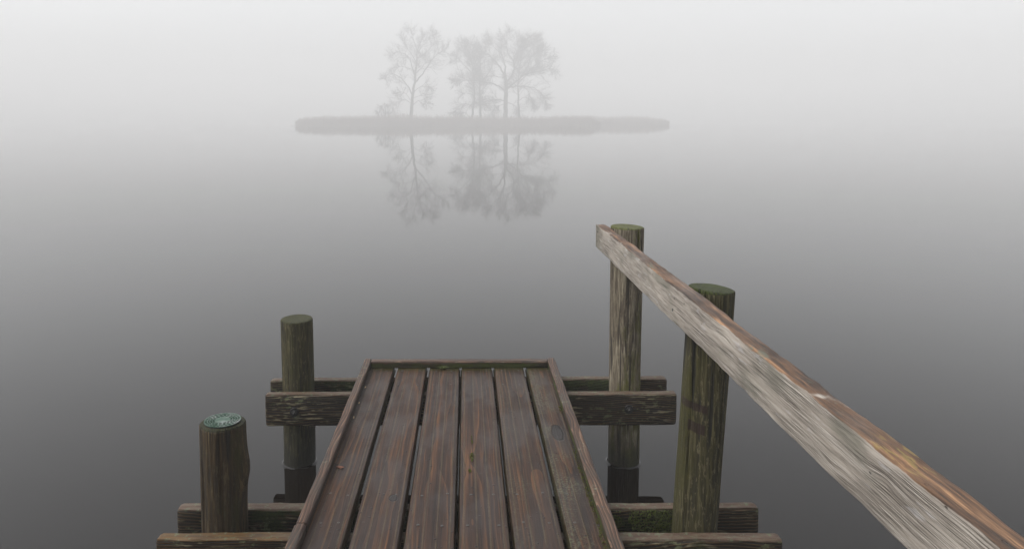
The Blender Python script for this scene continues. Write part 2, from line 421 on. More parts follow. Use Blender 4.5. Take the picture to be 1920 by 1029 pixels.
def rail_mat():
    s = NT('weathered_rail_wood')
    ring, fine, mid, big = grain(s, 1, 4.3, (-0.16, 0.02), 190, 0.022)
    # side: silver grey with raised grain lines
    t = s.rng(s.M('ADD', s.M('MULTIPLY', ring, 0.55), s.M('ADD', s.M('MULTIPLY', fine, 0.35), s.M('MULTIPLY', mid, 0.30))), 0.20, 1.05, 0, 1)
    wz = s.M('MULTIPLY', s.M('SUBTRACT', s.noise(s.mapv((0, 1.0, 3.0)), 2.6, 2.0), 0.5), 0.003)
    for (ky, kz, ry, rz, am) in ((2.83, 0.030, 0.10, 0.016, -0.012), (1.69, 0.032, 0.06, 0.016, -0.014), (1.02, 0.018, 0.035, 0.014, -0.012), (1.17, -0.036, 0.05, 0.012, 0.010), (2.2, -0.03, 0.12, 0.014, 0.008), (0.7, 0.01, 0.06, 0.02, -0.008)):
        q1 = s.M('DIVIDE', s.M('SUBTRACT', s.y, ky), ry); q2 = s.M('DIVIDE', s.M('SUBTRACT', s.z, kz), rz)
        g = s.M('EXPONENT', s.M('MULTIPLY', s.M('ADD', s.M('MULTIPLY', q1, q1), s.M('MULTIPLY', q2, q2)), -1.0))
        wz = s.M('ADD', wz, s.M('MULTIPLY', g, am*0.6))
    vl = s.n('ShaderNodeCombineXYZ', {0: 0.0, 1: s.M('MULTIPLY', s.y, 0.010), 2: s.M('ADD', s.z, wz)}).outputs[0]
    line = s.rng(s.noise(vl, 560.0, 3.0, 0.7), 0.33, 0.66, 0, 1)
    brk = s.step(s.noise(s.mapv((1, 0.10, 1), (3, 3, 0)), 45.0, 3.0), 0.34, 0.60)
    line = s.M('ADD', s.M('MULTIPLY', line, brk), s.M('MULTIPLY', s.M('SUBTRACT', 1.0, brk), 0.62))
    lines = s.rng(s.M('ADD', s.M('MULTIPLY', line, 0.55), s.M('ADD', s.M('MULTIPLY', fine, 0.45), s.M('MULTIPLY', mid, 0.18))), 0.28, 0.84, 0, 1)
    col = s.ramp(lines, [(0.0, (0.020, 0.014, 0.010)), (0.26, (0.115, 0.094, 0.076)), (0.58, (0.285, 0.250, 0.212)), (1.0, (0.50, 0.455, 0.40))])
    gz = s.M('MULTIPLY', s.step(s.noise(s.mapv((1, 0.4, 1)), 11.0, 4.0), 0.50, 0.70), 0.55)
    col = s.mix(gz, col, (0.115, 0.115, 0.085))
    bl = s.M('MULTIPLY', s.step(s.noise(s.mapv((1, 0.16, 1), (5, 0, 0)), 60.0, 3.0), 0.62, 0.70), 0.55)
    col = s.mix(bl, col, (0.45, 0.43, 0.42))
    pits = s.M('SUBTRACT', 1.0, s.step(s.vor(s.mapv((1, 0.55, 1)), 42.0), 0.05, 0.12))
    pits = s.M('MULTIPLY', pits, s.step(s.noise(s.obj, 30.0, 1.0), 0.56, 0.6))
    col = s.mix(s.M('MULTIPLY', pits, 0.8), col, (0.03, 0.025, 0.02))
    # green-grey far end
    fe = s.step(s.M('ADD', s.y, s.M('MULTIPLY', s.noise(s.obj, 30.0, 4.0), 0.25)), 3.30, 3.52)
    col = s.mix(s.M('MULTIPLY', fe, 0.6), col, (0.075, 0.075, 0.042))
    # top: orange-brown, wet, streaked
    tt = s.rng(s.M('ADD', s.M('MULTIPLY', mid, 0.75), s.M('MULTIPLY', fine, 0.45)), 0.42, 0.80, 0, 1)
    tc = s.ramp(tt, [(0.0, (0.012, 0.007, 0.005)), (0.35, (0.060, 0.034, 0.021)), (0.65, (0.15, 0.080, 0.042)), (1.0, (0.40, 0.225, 0.115))])
    gd = s.step(s.noise(s.mapv((1, 0.3, 1), (2, 0, 0)), 10.0, 4.0), 0.48, 0.66)
    gd = s.M('MULTIPLY', gd, s.rng(s.y, 0.7, 3.0, 0.62, 0.97))
    tc = s.mix(gd, tc, s.ramp(tt, [(0.1, (0.03, 0.024, 0.02)), (0.5, (0.11, 0.085, 0.07)), (0.9, (0.22, 0.17, 0.14))]))
    li = s.M('MULTIPLY', s.step(s.noise(s.mapv((1, 0.5, 1), (0, 4, 0)), 34.0, 5.0, 0.7), 0.56, 0.66), s.step(s.noise(s.obj, 4.0, 2.0), 0.5, 0.62))
    tc = s.mix(s.M('MULTIPLY', li, 0.7), tc, (0.12, 0.135, 0.10))
    dx = s.M('SUBTRACT', s.y, 1.02)
    yel = s.M('MULTIPLY', s.step(s.M('ABSOLUTE', dx), 0.09, 0.03), s.step(s.noise(s.mapv((1, 0.15, 1)), 150.0, 3.0), 0.52, 0.60))
    tc = s.mix(s.M('MULTIPLY', yel, 0.6), tc, (0.26, 0.19, 0.06))
    nz = s.M('MULTIPLY', s.M('SUBTRACT', s.noise(s.mapv((1, 0.5, 1), (1, 1, 1)), 26.0, 4.0), 0.5), 0.010)
    tm = s.step(s.M('ADD', s.z, nz), 0.0488, 0.0512)
    col = s.mix(tm, col, tc)
    h = s.mix(tm, s.n('ShaderNodeCombineXYZ', {0: lines, 1: lines, 2: lines}).outputs[0], s.n('ShaderNodeCombineXYZ', {0: tt, 1: tt, 2: tt}).outputs[0])
    h = s.n('ShaderNodeSeparateXYZ', {0: h}).outputs[0]
    h = s.M('SUBTRACT', h, s.M('MULTIPLY', pits, 1.2))
    return s.finish(col, s.rng(fine, 0, 1, 0.5, 0.8), h, 0.0020, 1.0)

def flat(name, c, rough=0.6, var=0.35, scale=60.0, metal=0.0):
    s = NT(name)
    f = s.noise(s.obj, scale, 4.0)
    col = s.mix(f, tuple(x*(1-var) for x in c), tuple(min(1, x*(1+var)) for x in c))
    return s.finish(col, rough, f, 0.0006, 0.6, Metallic=metal)

# ------------------------------------------------------------------ water
s = NT('lake_water')
rip = s.noise(s.mapv((0.55, 1.0, 1)), 1.6, 3.0, 0.5)
rip2 = s.noise(s.mapv((0.5, 1.0, 1)), 0.12, 2.0, 0.5)
hh = s.M('ADD', s.M('MULTIPLY', rip, 0.25), rip2)
M_WATER = s.finish((0.0050, 0.0034, 0.0023), 0.015, hh, 0.0025, 1.0, IOR=1.37)
mb = MB()
nseg = 96
rings = [0.0, 3, 8, 20, 60, 150, 300, 620]
vs = [(0, 60, 0)]; fs = []
for r in rings[1:]:
    for k in range(nseg):
        a = 2*math.pi*k/nseg
        vs.append((r*math.cos(a), 60 + r*math.sin(a), 0))
for k in range(nseg):
    fs.append((0, 1+k, 1+(k+1) % nseg))
for i in range(len(rings)-2):
    for k in range(nseg):
        a, b = 1+i*nseg+k, 1+i*nseg+(k+1) % nseg
        fs.append((a, a+nseg, b+nseg, b))
mb.add(vs, fs)
for mx, my, mr in ((-0.752, 3.250, 0.0690), (0.708, 3.250, 0.0690), (-0.712, 2.124, 0.064), (0.668, 2.124, 0.0645)):   # the water creeping up each post
    mb.loft([[(mx + (mr+q)*math.cos(2*math.pi*k/48), my + (mr+q)*math.sin(2*math.pi*k/48), z) for k in range(48)] for q, z in ((0.013, 0.0003), (0.008, 0.0012), (0.004, 0.0034), (0.0015, 0.007))], caps=False)
tag(mb.build('water', M_WATER, smooth=0), kind='structure')

# ------------------------------------------------------------------ haze
s = NT('haze_air')
pv = s.n('ShaderNodeVolumePrincipled', {'Color': (0.97, 0.97, 0.97, 1), 'Density': 0.0066, 'Anisotropy': 0.0})
s.t.links.new(pv.outputs[0], s.out.inputs['Volume'])
mb = MB()
x0, x1, y0, y1, z0, z1 = -660, 660, -620, 740, -2.0, 30.0
mb.add([(x0,y0,z0),(x1,y0,z0),(x1,y1,z0),(x0,y1,z0),(x0,y0,z1),(x1,y0,z1),(x1,y1,z1),(x0,y1,z1)],
       [(3,2,1,0),(4,5,6,7),(0,1,5,4),(1,2,6,5),(2,3,7,6),(3,0,4,7)])
tag(mb.build('haze', s.m, smooth=0), label='pale grey morning fog hanging over the whole lake', cat='fog', kind='stuff')

# ------------------------------------------------------------------ pier deck
DECK = 0.39
M_STEEL = flat('wet_screw_steel', (0.10, 0.095, 0.09), 0.5, 0.3, 300, 0.4)
M_BOLT = flat('dark_bolt_iron', (0.030, 0.029, 0.028), 0.5, 0.3, 300, 0.5)
M_HOLE = flat('rusted_screw', (0.02, 0.014, 0.011), 0.6, 0.4, 400, 0.3)

def screw_mesh(name, r=0.0042):
    mb = MB(); n = 14
    prof = [(r*0.98, -0.002), (r, 0.0006), (r*0.8, 0.0012), (r*0.42, 0.0010), (r*0.34, -0.0006)]
    mb.loft([[(q*math.cos(2*math.pi*k/n), q*math.sin(2*math.pi*k/n), z) for k in range(n)] for q, z in prof])
    o = mb.build(name, M_STEEL)
    return o
deck = empty('pier_deck', (-0.03, 3.4, DECK - 0.035))
tag(deck, 'wet brown pier deck of six lengthwise planks edged with raised timber strips', 'pier')
DX, DY, DZ = deck.location
first_screw = None
def put_screw(parent, x, y, z, tilt=(0, 0), rot=0.0, sc_=1.0):
    """x y z in the parent's own coordinates"""
    global first_screw
    if first_screw is None:
        first_screw = screw_mesh('screw'); o = first_screw
    else:
        o = first_screw.copy(); link(o)
    o.parent = parent; o.location = (x, y, z)
    o.rotation_euler = (tilt[0], tilt[1], rot); o.scale = (sc_,)*3
    return o

random.seed(5)
edges = [-0.476, -0.326, -0.177, -0.0265, 0.1255, 0.2745, 0.424]
gapw = [0.0, 0.019, 0.0165, 0.0125, 0.0140, 0.0165, 0.0]
knots = {0: [(0.01, 2.86, 0.022, 0.004)], 1: [(0.030, 2.18, 0.012, 0.020)], 4: [(-0.03, 1.7, 0.014, 0.03)], 5: [(-0.016, 2.66, 0.020, 0.065), (0.045, 2.05, 0.013, 0.08)]}
for i in range(6):
    a, b = edges[i] + gapw[i]/2, edges[i+1] - gapw[i+1]/2
    w = b - a; cx = (a+b)/2
    m = board_mat('wet_deck_board_%s' % 'abcdef'[i], 1.37 + i*2.91, knots.get(i, ()), lichen=0.7 if i == 5 else (0.25 if i == 4 else 0.0))
    mb = MB()
    plank(mb, 'y', 4.65, w, 0.035, 0.004, 3.1+i*1.7, amp=0.0006, chip=0.0018, step=0.03, start=-1.22, bow=0.002, fn=lambda t, q, b: (q + (0.0046 if q > 0 else -0.0046)*(b < -0.002)*(abs(q) > 0.06), b))
    o = mb.build('deck_board', m, deck)
    dz = random.uniform(-0.0012, 0.0012)
    o.location = (cx - DX, -DY, 0.0175 + dz)
    for yy in (2.036, 2.205, 3.165, 3.345, 0.9):
        for sx in (-0.040, 0.038):
            if i == 0 and sx < 0: sx = -0.012
            if i == 5 and sx > 0: sx = 0.02
            put_screw(o, sx + random.uniform(-0.006, 0.006), yy + random.uniform(-0.008, 0.008), 0.0172, rot=random.random()*3)
# raised edge strips
def strip(x, w, ya, yb, seed, moss=0.0, dx=0.0, rz=0.0):
    mb = MB()
    plank(mb, 'y', yb-ya, w, 0.033, 0.005, seed, amp=0.0008, chip=0.006, step=0.02, start=ya, bow=0.003, endround=0.003)
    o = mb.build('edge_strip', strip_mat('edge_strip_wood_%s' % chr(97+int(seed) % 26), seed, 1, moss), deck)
    o.location = (x - DX + dx, -DY, 0.0350 + 0.0165 - 0.0005)
    return o
sl = strip(-0.4585, 0.031, 1.984, 3.424, 2.3)
sl2 = strip(-0.4600, 0.031, -1.2, 1.981, 6.1)
sr = strip(0.3985, 0.036, -1.2, 3.430, 9.4, moss=0.9)
for o, sx, ys in ((sl, 0.002, (2.06, 2.9)), (sl2, 0.002, (1.90, 1.2)), (sr, -0.003, (2.07, 2.95, 1.3))):
    for yy in ys: put_screw(o, sx, yy, 0.0160, rot=yy*3)
mb = MB()
plank(mb, 'x', 0.818, 0.040, 0.034, 0.005, 14.2, amp=0.001, chip=0.008, step=0.02, start=-0.409, bow=0.003, endround=0.002)
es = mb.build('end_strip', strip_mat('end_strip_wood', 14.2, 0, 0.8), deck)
es.location = (-0.0315 - DX, 3.398 - DY, 0.035 + 0.0165)

# ------------------------------------------------------------------ cross beams
def beam(x0, x1, yf, ztop, seed, roll, label, moss, mossx, warm=0.0, th=0.043, hgt=0.14, fn=None):
    cx = (x0+x1)/2
    mb = MB()
    plank(mb, 'x', x1-x0, th, hgt, 0.006, seed, amp=0.0016, chip=0.007, step=0.02, start=-(x1-x0)/2, bow=0.003, endround=0.012, fn=fn)
    o = mb.build('cross_beam', beam_mat('soaked_beam_wood_%s' % chr(97+int(seed) % 26), seed, moss, mossx, warm))
    o.location = (cx, yf + th/2, ztop - hgt/2)
    o.rotation_euler = (0, -roll, 0)
    tag(o, label, 'beam', 'cross beams clamping the posts under the deck')
    return o
ZB = DECK - 0.0362
b1 = beam(-0.873, 0.914, 3.140, ZB, 3.0, R(0.30), 'dark cross beam with two bolts, front one of the far pair', 0.25, (-0.75, 0.95))
b2 = beam(-0.898, 0.920, 3.322, ZB, 5.2, R(0.35), 'mossy cross beam furthest out, behind the two far posts', 0.95, (-0.75, 0.75), th=0.045)
b3 = beam(-0.881, 0.898, 2.016, ZB, 8.4, 0.0, 'cross beam at the bottom edge with bleached top, orange brown at its left end', 0.35, (-0.35, 0.95), warm=0.7)
b4 = beam(-0.886, 0.897, 2.183, ZB, 11.6, R(0.08), 'cross beam with bright moss right of the deck, behind the two near posts', 1.0, (-0.7, 0.64))

def bolt(parent, x, z, tilt):
    """washer, nut and threaded end on the beam's front face (local -y)"""
    f = -0.0215
    root = None
    mb = MB()
    def cyl(mb, r, ya, yb, n=20, ch=0.0012):
        secs = []
        for y, q in ((ya, r), (yb+ch, r), (yb, r-ch)):
            secs.append([(q*math.cos(2*math.pi*k/n), y, q*math.sin(2*math.pi*k/n)) for k in range(n)])
        mb.loft(secs)
    cyl(mb, 0.0062, 0.0, -0.026, 14)
    for k in range(7): cyl(mb, 0.0067, -0.0125-k*0.0018, -0.0135-k*0.0018, 14, 0.0004)
    root = mb.build('bolt', M_BOLT, parent)
    root.location = (x, f, z); root.rotation_euler = (0, 0, tilt)
    mb = MB(); cyl(mb, 0.0195, 0.001, -0.0035, 28)
    mb.build('washer', M_BOLT, root)
    mb = MB(); cyl(mb, 0.0115, -0.0035, -0.0125, 6, 0.001)
    mb.build('nut', M_BOLT, root)
cxb = (-0.873+0.914)/2
bolt(b1, -0.745-cxb, -0.004, 0.15)
bolt(b1, 0.705-cxb, 0.002, -0.05)

# ------------------------------------------------------------------ posts
def post(x, y, top, rad, seed, mat, label, lean=(0, 0), bulge=None, tilt=(0, 0), round_=0.006, taper=0.02, depth=-0.9):
    mb = MB(); n = 112
    rc = random.Random(int(seed*100)); checks = [(rc.uniform(math.pi, 2*math.pi), rc.uniform(0, 0.6)*top, top*rc.choice([0.7, 0.9, 1.3]), rc.uniform(0.004, 0.009)) for _ in range(5)]
    st = list(np.linspace(depth, top-0.02, 60)) + [top-0.014, top-round_, top-round_*0.35, top]
    secs = []
    for z in st:
        sec = []
        t = z/top
        for k in range(n):
            a = 2*math.pi*k/n
            r = rad*(1 + taper*(1-t))
            for (ca, cz0, cz1, cd) in checks:
                da = (a - ca - 0.10*ns(z*2.2, ca) + math.pi) % (2*math.pi) - math.pi
                r -= cd*math.exp(-(da/0.045)**2)*max(0, min(1, (z-cz0)/0.12))*max(0, min(1, (cz1-z)/0.12 + (0.5 if cz1 > top else 0)))
            r += 0.0048*ns(math.cos(a)*1.3+seed, math.sin(a)*1.3, z*1.3) + 0.0016*ns(math.cos(a)*7+seed, math.sin(a)*7, z*2.0) + 0.0009*ns(math.cos(a)*22+seed, math.sin(a)*22, z*3)
            if top - z < round_: r -= round_*(1-math.sqrt(max(0, 1-(1-(top-z)/round_)**2)))
            if bulge:
                da = (a - bulge[0] + math.pi) % (2*math.pi) - math.pi
                r += bulge[2]*math.exp(-(da/0.5)**2)*math.exp(-((z-bulge[1])/0.055)**2)
            px, py = r*math.cos(a), r*math.sin(a)
            zz = z + (tilt[0]*px + tilt[1]*py)*max(0, (z-top+0.12)/0.12) if z > top-0.12 else z
            sec.append((px + lean[0]*z, py + lean[1]*z, zz))
        secs.append(sec)
    mb.loft(secs, cap_rings=4)
    o = mb.build('wooden_post', mat, loc=(x, y, 0))
    tag(o, label, 'post', 'round timber posts carrying the pier')
    return o
grey = [(0.022, 0.017, 0.012), (0.085, 0.072, 0.056), (0.165, 0.145, 0.115), (0.27, 0.245, 0.20)]
brown = [(0.010, 0.007, 0.004), (0.044, 0.032, 0.021), (0.105, 0.080, 0.055), (0.20, 0.165, 0.12)]
olive = [(0.014, 0.012, 0.007), (0.056, 0.050, 0.029), (0.115, 0.105, 0.068), (0.23, 0.215, 0.155)]
p1 = post(-0.752, 3.250, 0.660, 0.0690, 1.0, post_mat('post_wood_greenish', 1.9, olive, 0.45, (0.060, 0.062, 0.020), (1.5, 0), 0.7, 0.34, top=0.66, topcol=(0.085, 0.085, 0.045)),
          'short greenish brown post at the far left corner of the pier', tilt=(0.0, 0.03), taper=0.01)
p2 = post(0.708, 3.250, 1.072, 0.0715, 2.7, post_mat('post_wood_silvery', 4.7, grey, 0.30, (0.058, 0.060, 0.018), (1.2, 0), 0.35, 0.30, top=1.072, topcol=(0.10, 0.105, 0.05), greenz=(0.25, 0.75, 0.16, 0.0), k=1.12, sat=1.45),
          'tall greyish post under the outer end of the handrail', tilt=(-0.05, 0.02), taper=-0.03)
p3 = post(-0.722, 2.124, 0.656, 0.0650, 4.4, post_mat('post_wood_dark', 7.1, brown, 0.28, (0.040, 0.038, 0.012), (0.8, 0), 0.25, 0.30, top=0.656, topcol=(0.05, 0.05, 0.026)),
          'short dark brown post with a patterned green metal cap', bulge=(R(-8), 0.520, 0.014), lean=(0.010, 0), round_=0.010, taper=-0.01)
p4 = post(0.668, 2.124, 1.053, 0.0640, 6.2, post_mat('post_wood_olive', 9.3, olive, 0.55, (0.075, 0.072, 0.014), (-2.6, 0), 0.85, 0.20, stain=True, k=0.38, top=1.053, topcol=(0.10, 0.115, 0.045)),
          'thick olive green post nearest the camera, behind the middle of the handrail', lean=(0.039, 0), tilt=(-0.09, 0.0), taper=0.01)

# patterned cap on the dark post
s = NT('green_patina_plate', 0.40, 1.2)
f = s.noise(s.mapv((1, 1, 1)), 28.0, 4.0, 0.6)
col = s.ramp(f, [(0.36, (0.05, 0.13, 0.08)), (0.5, (0.17, 0.27, 0.21)), (0.66, (0.46, 0.51, 0.48))])
M_PLATE = s.finish(col, 0.45, f, 0.0005, 0.5, Metallic=0.15)
M_PLATED = flat('plate_recess', (0.008, 0.012, 0.010), 0.7, 0.3, 200)
cap = empty('metal_cap', (0.008, -0.003, 0.656)); cap.parent = p3
mb = MB(); n = 64
def ring_sec(r, z): return [(r*math.cos(2*math.pi*k/n), r*math.sin(2*math.pi*k/n), z) for k in range(n)]
mb.loft([ring_sec(0.0515, -0.001), ring_sec(0.0525, 0.002), ring_sec(0.0515, 0.0030)], caps=True)
mb.build('plate', M_PLATED, cap)
mb = MB()
def arc(r0, r1, a0, a1, z0=0.0031, z1=0.0052):
    k = max(2, int((a1-a0)/0.07)); top = []; 
    secs = []
    for i in range(k+1):
        a = a0+(a1-a0)*i/k; c, q = math.cos(a), math.sin(a)
        secs.append([(r0*c, r0*q, z0), (r1*c, r1*q, z0), (r1*c, r1*q, z1), (r0*c, r0*q, z1)])
    mb.loft(secs)
# rim, four rings with links between the slots, and a plain centre
for r0, r1 in ((0.0485, 0.0520), (0.0415, 0.0435), (0.0345, 0.0365), (0.0275, 0.0295)):
    for q in range(4): arc(r0, r1, q*math.pi/2, (q+1)*math.pi/2)
for r0, r1, k, ph in ((0.0435, 0.0485, 26, 0), (0.0365, 0.0415, 22, .1), (0.0295, 0.0345, 18, .05), (0.0225, 0.0275, 13, .12)):
    for q in range(k):
        a = 2*math.pi*q/k + ph; arc(r0, r1, a, a + 2*math.pi/k*0.30)
mb.loft([ring_sec(0.0227, 0.0031), ring_sec(0.0225, 0.0052)], caps=True)
mb.build('cap_pattern', M_PLATE, cap)

# ------------------------------------------------------------------ handrail
def rail_fn(t, a, b):
    y = t - 0.35
    if b > 0.03:      # worn, wavy upper edge
        wv = 0.0030*ns(y*4.2, 1.3) + 0.0028*ns(y*11.0, 7.7) + 0.0016*ns(y*33, 2.2)
        b += wv*(1 if a < 0 else 0.8) - (0.0035*max(0, ns(y*7, 5.5)) if a < 0 else 0)
        if y > 3.2: b += -0.008*(y-3.2)
    if a < -0.015:
        a += 0.0020*ns(y*6, b*40, 3.3) + 0.0012*ns(y*18, b*90, 1.1)
    return a, b
mb = MB()
plank(mb, 'y', 3.755, 0.043, 0.108, 0.004, 21.0, amp=0.0008, chip=0.004, step=0.012, start=-0.35, bow=0.0012, endround=0.004, fn=rail_fn)
rail = mb.build('handrail', rail_mat(), loc=(0.6175, 0, 1.008))
tag(rail, 'weathered grey handrail plank with an orange brown top, fixed to the two tall posts', 'handrail')
for (yy, zz) in ((3.365, 0.022), (3.365, -0.020), (2.10, 0.020), (2.115, -0.018)):
    o = put_screw(rail, -0.0215, yy, zz, tilt=(0, -math.pi/2), sc_=1.1)
    o.data = o.data  # same mesh, steel head set into the side

# ------------------------------------------------------------------ small things lying on the deck
M_GRASS = flat('dull_grass', (0.075, 0.095, 0.022), 0.6, 0.5, 90)
M_MOSS = flat('yellow_green_moss', (0.085, 0.100, 0.012), 0.85, 0.65, 120)
M_CHIP = flat('fresh_split_wood', (0.52, 0.38, 0.22), 0.6, 0.2, 200)
M_LEAF = flat('dead_leaf', (0.13, 0.045, 0.020), 0.6, 0.4, 150)
def blades(mb, cx, cy, cz, n, ln, spread, rnd, w=0.0012, up=0.7):
    for _ in range(n):
        a = rnd.uniform(0, 2*math.pi); l = ln*rnd.uniform(0.5, 1.1)
        dx, dy = math.cos(a), math.sin(a); e = rnd.uniform(0.3, 1.0)
        pts = []
        for k in range(4):
            t = k/3
            pts.append((cx + rnd.uniform(-1, 1)*0.0005 + dx*l*e*t*spread, cy + dy*l*e*t*spread, cz + l*up*(t - 0.55*t*t*e)))
        mb.tube(pts, [w, w, w*0.7, w*0.12], 3)
rnd = random.Random(8)
mb = MB(); blades(mb, 0, 0, 0, 46, 0.034, 1.0, rnd)
o = mb.build('grass_tuft', M_GRASS, loc=(-0.108, 3.368, DECK), smooth=60)
tag(o, 'small green grass tuft sprouting at the end strip of the deck', 'grass')
o = None
for k, (x, y, l, lab) in enumerate(((-0.4340, 3.128, 0.022, 'furthest of three pale wood splinters beside the left edge strip'),
                               (-0.4355, 2.950, 0.020, 'middle of three pale wood splinters beside the left edge strip'),
                               (-0.4350, 2.800, 0.026, 'nearest of three pale wood splinters beside the left edge strip'))):
    if o is None:
        mb = MB()
        mb.loft([[(-0.0008, -0.5, 0), (0.0008, -0.5, 0), (0, -0.5, 0.0012)], [(-0.0028, -0.1, 0), (0.0024, -0.12, 0), (0.0004, -0.1, 0.0028)], [(-0.0022, 0.2, 0), (0.0026, 0.2, 0), (0, 0.2, 0.0025)], [(-0.0004, 0.5, 0), (0.0006, 0.5, 0), (0, 0.5, 0.0008)]])
        o = mb.build('wood_splinter', M_CHIP)
    else:
        o = o.copy(); link(o)
    o.location = (x, y, DECK + 0.0012); o.scale = (1, l, 1); o.rotation_euler = (0, 0, 0.12*(k-1))
    tag(o, lab, 'splinter', 'pale splinters on the deck')
mb = MB()
lv = [(-0.016, 0, 0.001), (-0.006, 0.006, 0.004), (0.008, 0.007, 0.003), (0.017, 0.001, 0.005), (0.006, -0.006, 0.001), (-0.007, -0.005, 0.003), (0, 0.0005, 0.0005)]
mb.add(lv, [(0, 1, 6), (1, 2, 6), (2, 3, 6), (3, 4, 6), (4, 5, 6), (5, 0, 6)])
mb.add([(x, y, z-0.0008) for x, y, z in lv], [(1, 0, 6), (2, 1, 6), (3, 2, 6), (4, 3, 6), (5, 4, 6), (0, 5, 6)])
o = mb.build('dead_leaf', M_LEAF, loc=(-0.418, 2.38, DECK+0.001), rot=(0, 0, -0.4), smooth=0, weld=False)
tag(o, 'reddish brown dead leaf scrap on the leftmost plank', 'leaf')

def moss_bits(mb, x, y, z, size, rnd, n=5):
    for _ in range(n):
        d = Vector((rnd.gauss(0, 1), rnd.gauss(0, 1), abs(rnd.gauss(0, 1)))).normalized()
        e = d.cross(Vector((rnd.random(), rnd.random(), 1))).normalized()
        p = Vector((x, y, z)); l = size*rnd.uniform(0.6, 1.3)
        mb.add([tuple(p - e*l*0.25), tuple(p + e*l*0.25), tuple(p + d*l)], [(0, 1, 2)])
mb = MB(); rnd = random.Random(3)
for _ in range(1500):
    y = rnd.uniform(0.3, 3.3)
    if ns(y*3.2, 2.0) + 0.25*(2.6 - y) < -0.02: continue
    q = rnd.random()
    moss_bits(mb, 0.3795 - 0.010*q + 0.003*ns(y*9, 5), y, DECK + 0.001 + 0.011*(1-q)*rnd.random(), 0.0042, rnd, 4)
o = mb.build('moss_fringe', M_MOSS, smooth=0, weld=False)
tag(o, 'yellow green moss fringe growing along the foot of the right edge strip', 'moss', kind='stuff')
mb = MB()
for (cx, cy, rx, ry, n) in ((0.0195, 2.46, 0.007, 0.035, 110), (0.012, 2.36, 0.005, 0.014, 45), (0.0205, 2.60, 0.003, 0.04, 40)):
    for _ in range(n):
        a = rnd.uniform(0, 6.28); q = math.sqrt(rnd.random())
        moss_bits(mb, cx + rx*q*math.cos(a), cy + ry*q*math.sin(a), DECK + 0.0005, 0.004, rnd, 3)
o = mb.build('moss_clump', M_MOSS, smooth=0, weld=False)
tag(o, 'dark green moss clump in a crack along the fourth plank from the left', 'moss', kind='stuff')
mb = MB()
for _ in range(5200):
    x = rnd.uniform(0.42, 0.635); z = ZB - 0.14*rnd.random()**0.8
    if ns(x*16, z*22, 1.0) + 0.35*ns(x*50, z*60, 2.0) < -0.12 + 1.6*max(0, ZB-0.07-z): continue
    d = Vector((rnd.gauss(0, .6), -1, rnd.gauss(0, .6))).normalized()
    e = d.cross(Vector((rnd.random(), rnd.random(), 1))).normalized()
    p = Vector((x, 2.1825, z)); l = 0.0062*rnd.uniform(0.5, 1.3)
    mb.add([tuple(p - e*l*0.3), tuple(p + e*l*0.3), tuple(p + d*l + Vector((0, 0, -0.3*l)))], [(0, 1, 2)])
o = mb.build('moss_mat', flat('deep_moss', (0.055, 0.068, 0.007), 0.9, 0.7, 60), smooth=0, weld=False)
tag(o, 'deep green moss mat on the near beam between the deck and the olive post', 'moss', kind='stuff')

# ------------------------------------------------------------------ island
M_SOIL = flat('island_soil', (0.05, 0.042, 0.028), 0.9, 0.4, 2)
def mound(cx, cy, rx, ry, h):
    mb = MB(); n = 64; secs = []
    for r, z in ((1.0, -0.4), (0.97, 0.05), (0.9, 0.35), (0.6, h), (0.2, h)):
        secs.append([(cx + rx*r*math.cos(2*math.pi*k/n)*(1+0.06*ns(math.cos(2*math.pi*k/n)*2, math.sin(2*math.pi*k/n)*2)), cy + ry*r*math.sin(2*math.pi*k/n), z) for k in range(n)])
    mb.loft(secs); return mb
tag(mound(-5.2, 228, 44.0, 9.0, 0.9).build('island_ground', M_SOIL), kind='structure')
tag(mound(48.5, 262, 20.0, 7.0, 0.8).build('island_ground', M_SOIL), kind='structure')

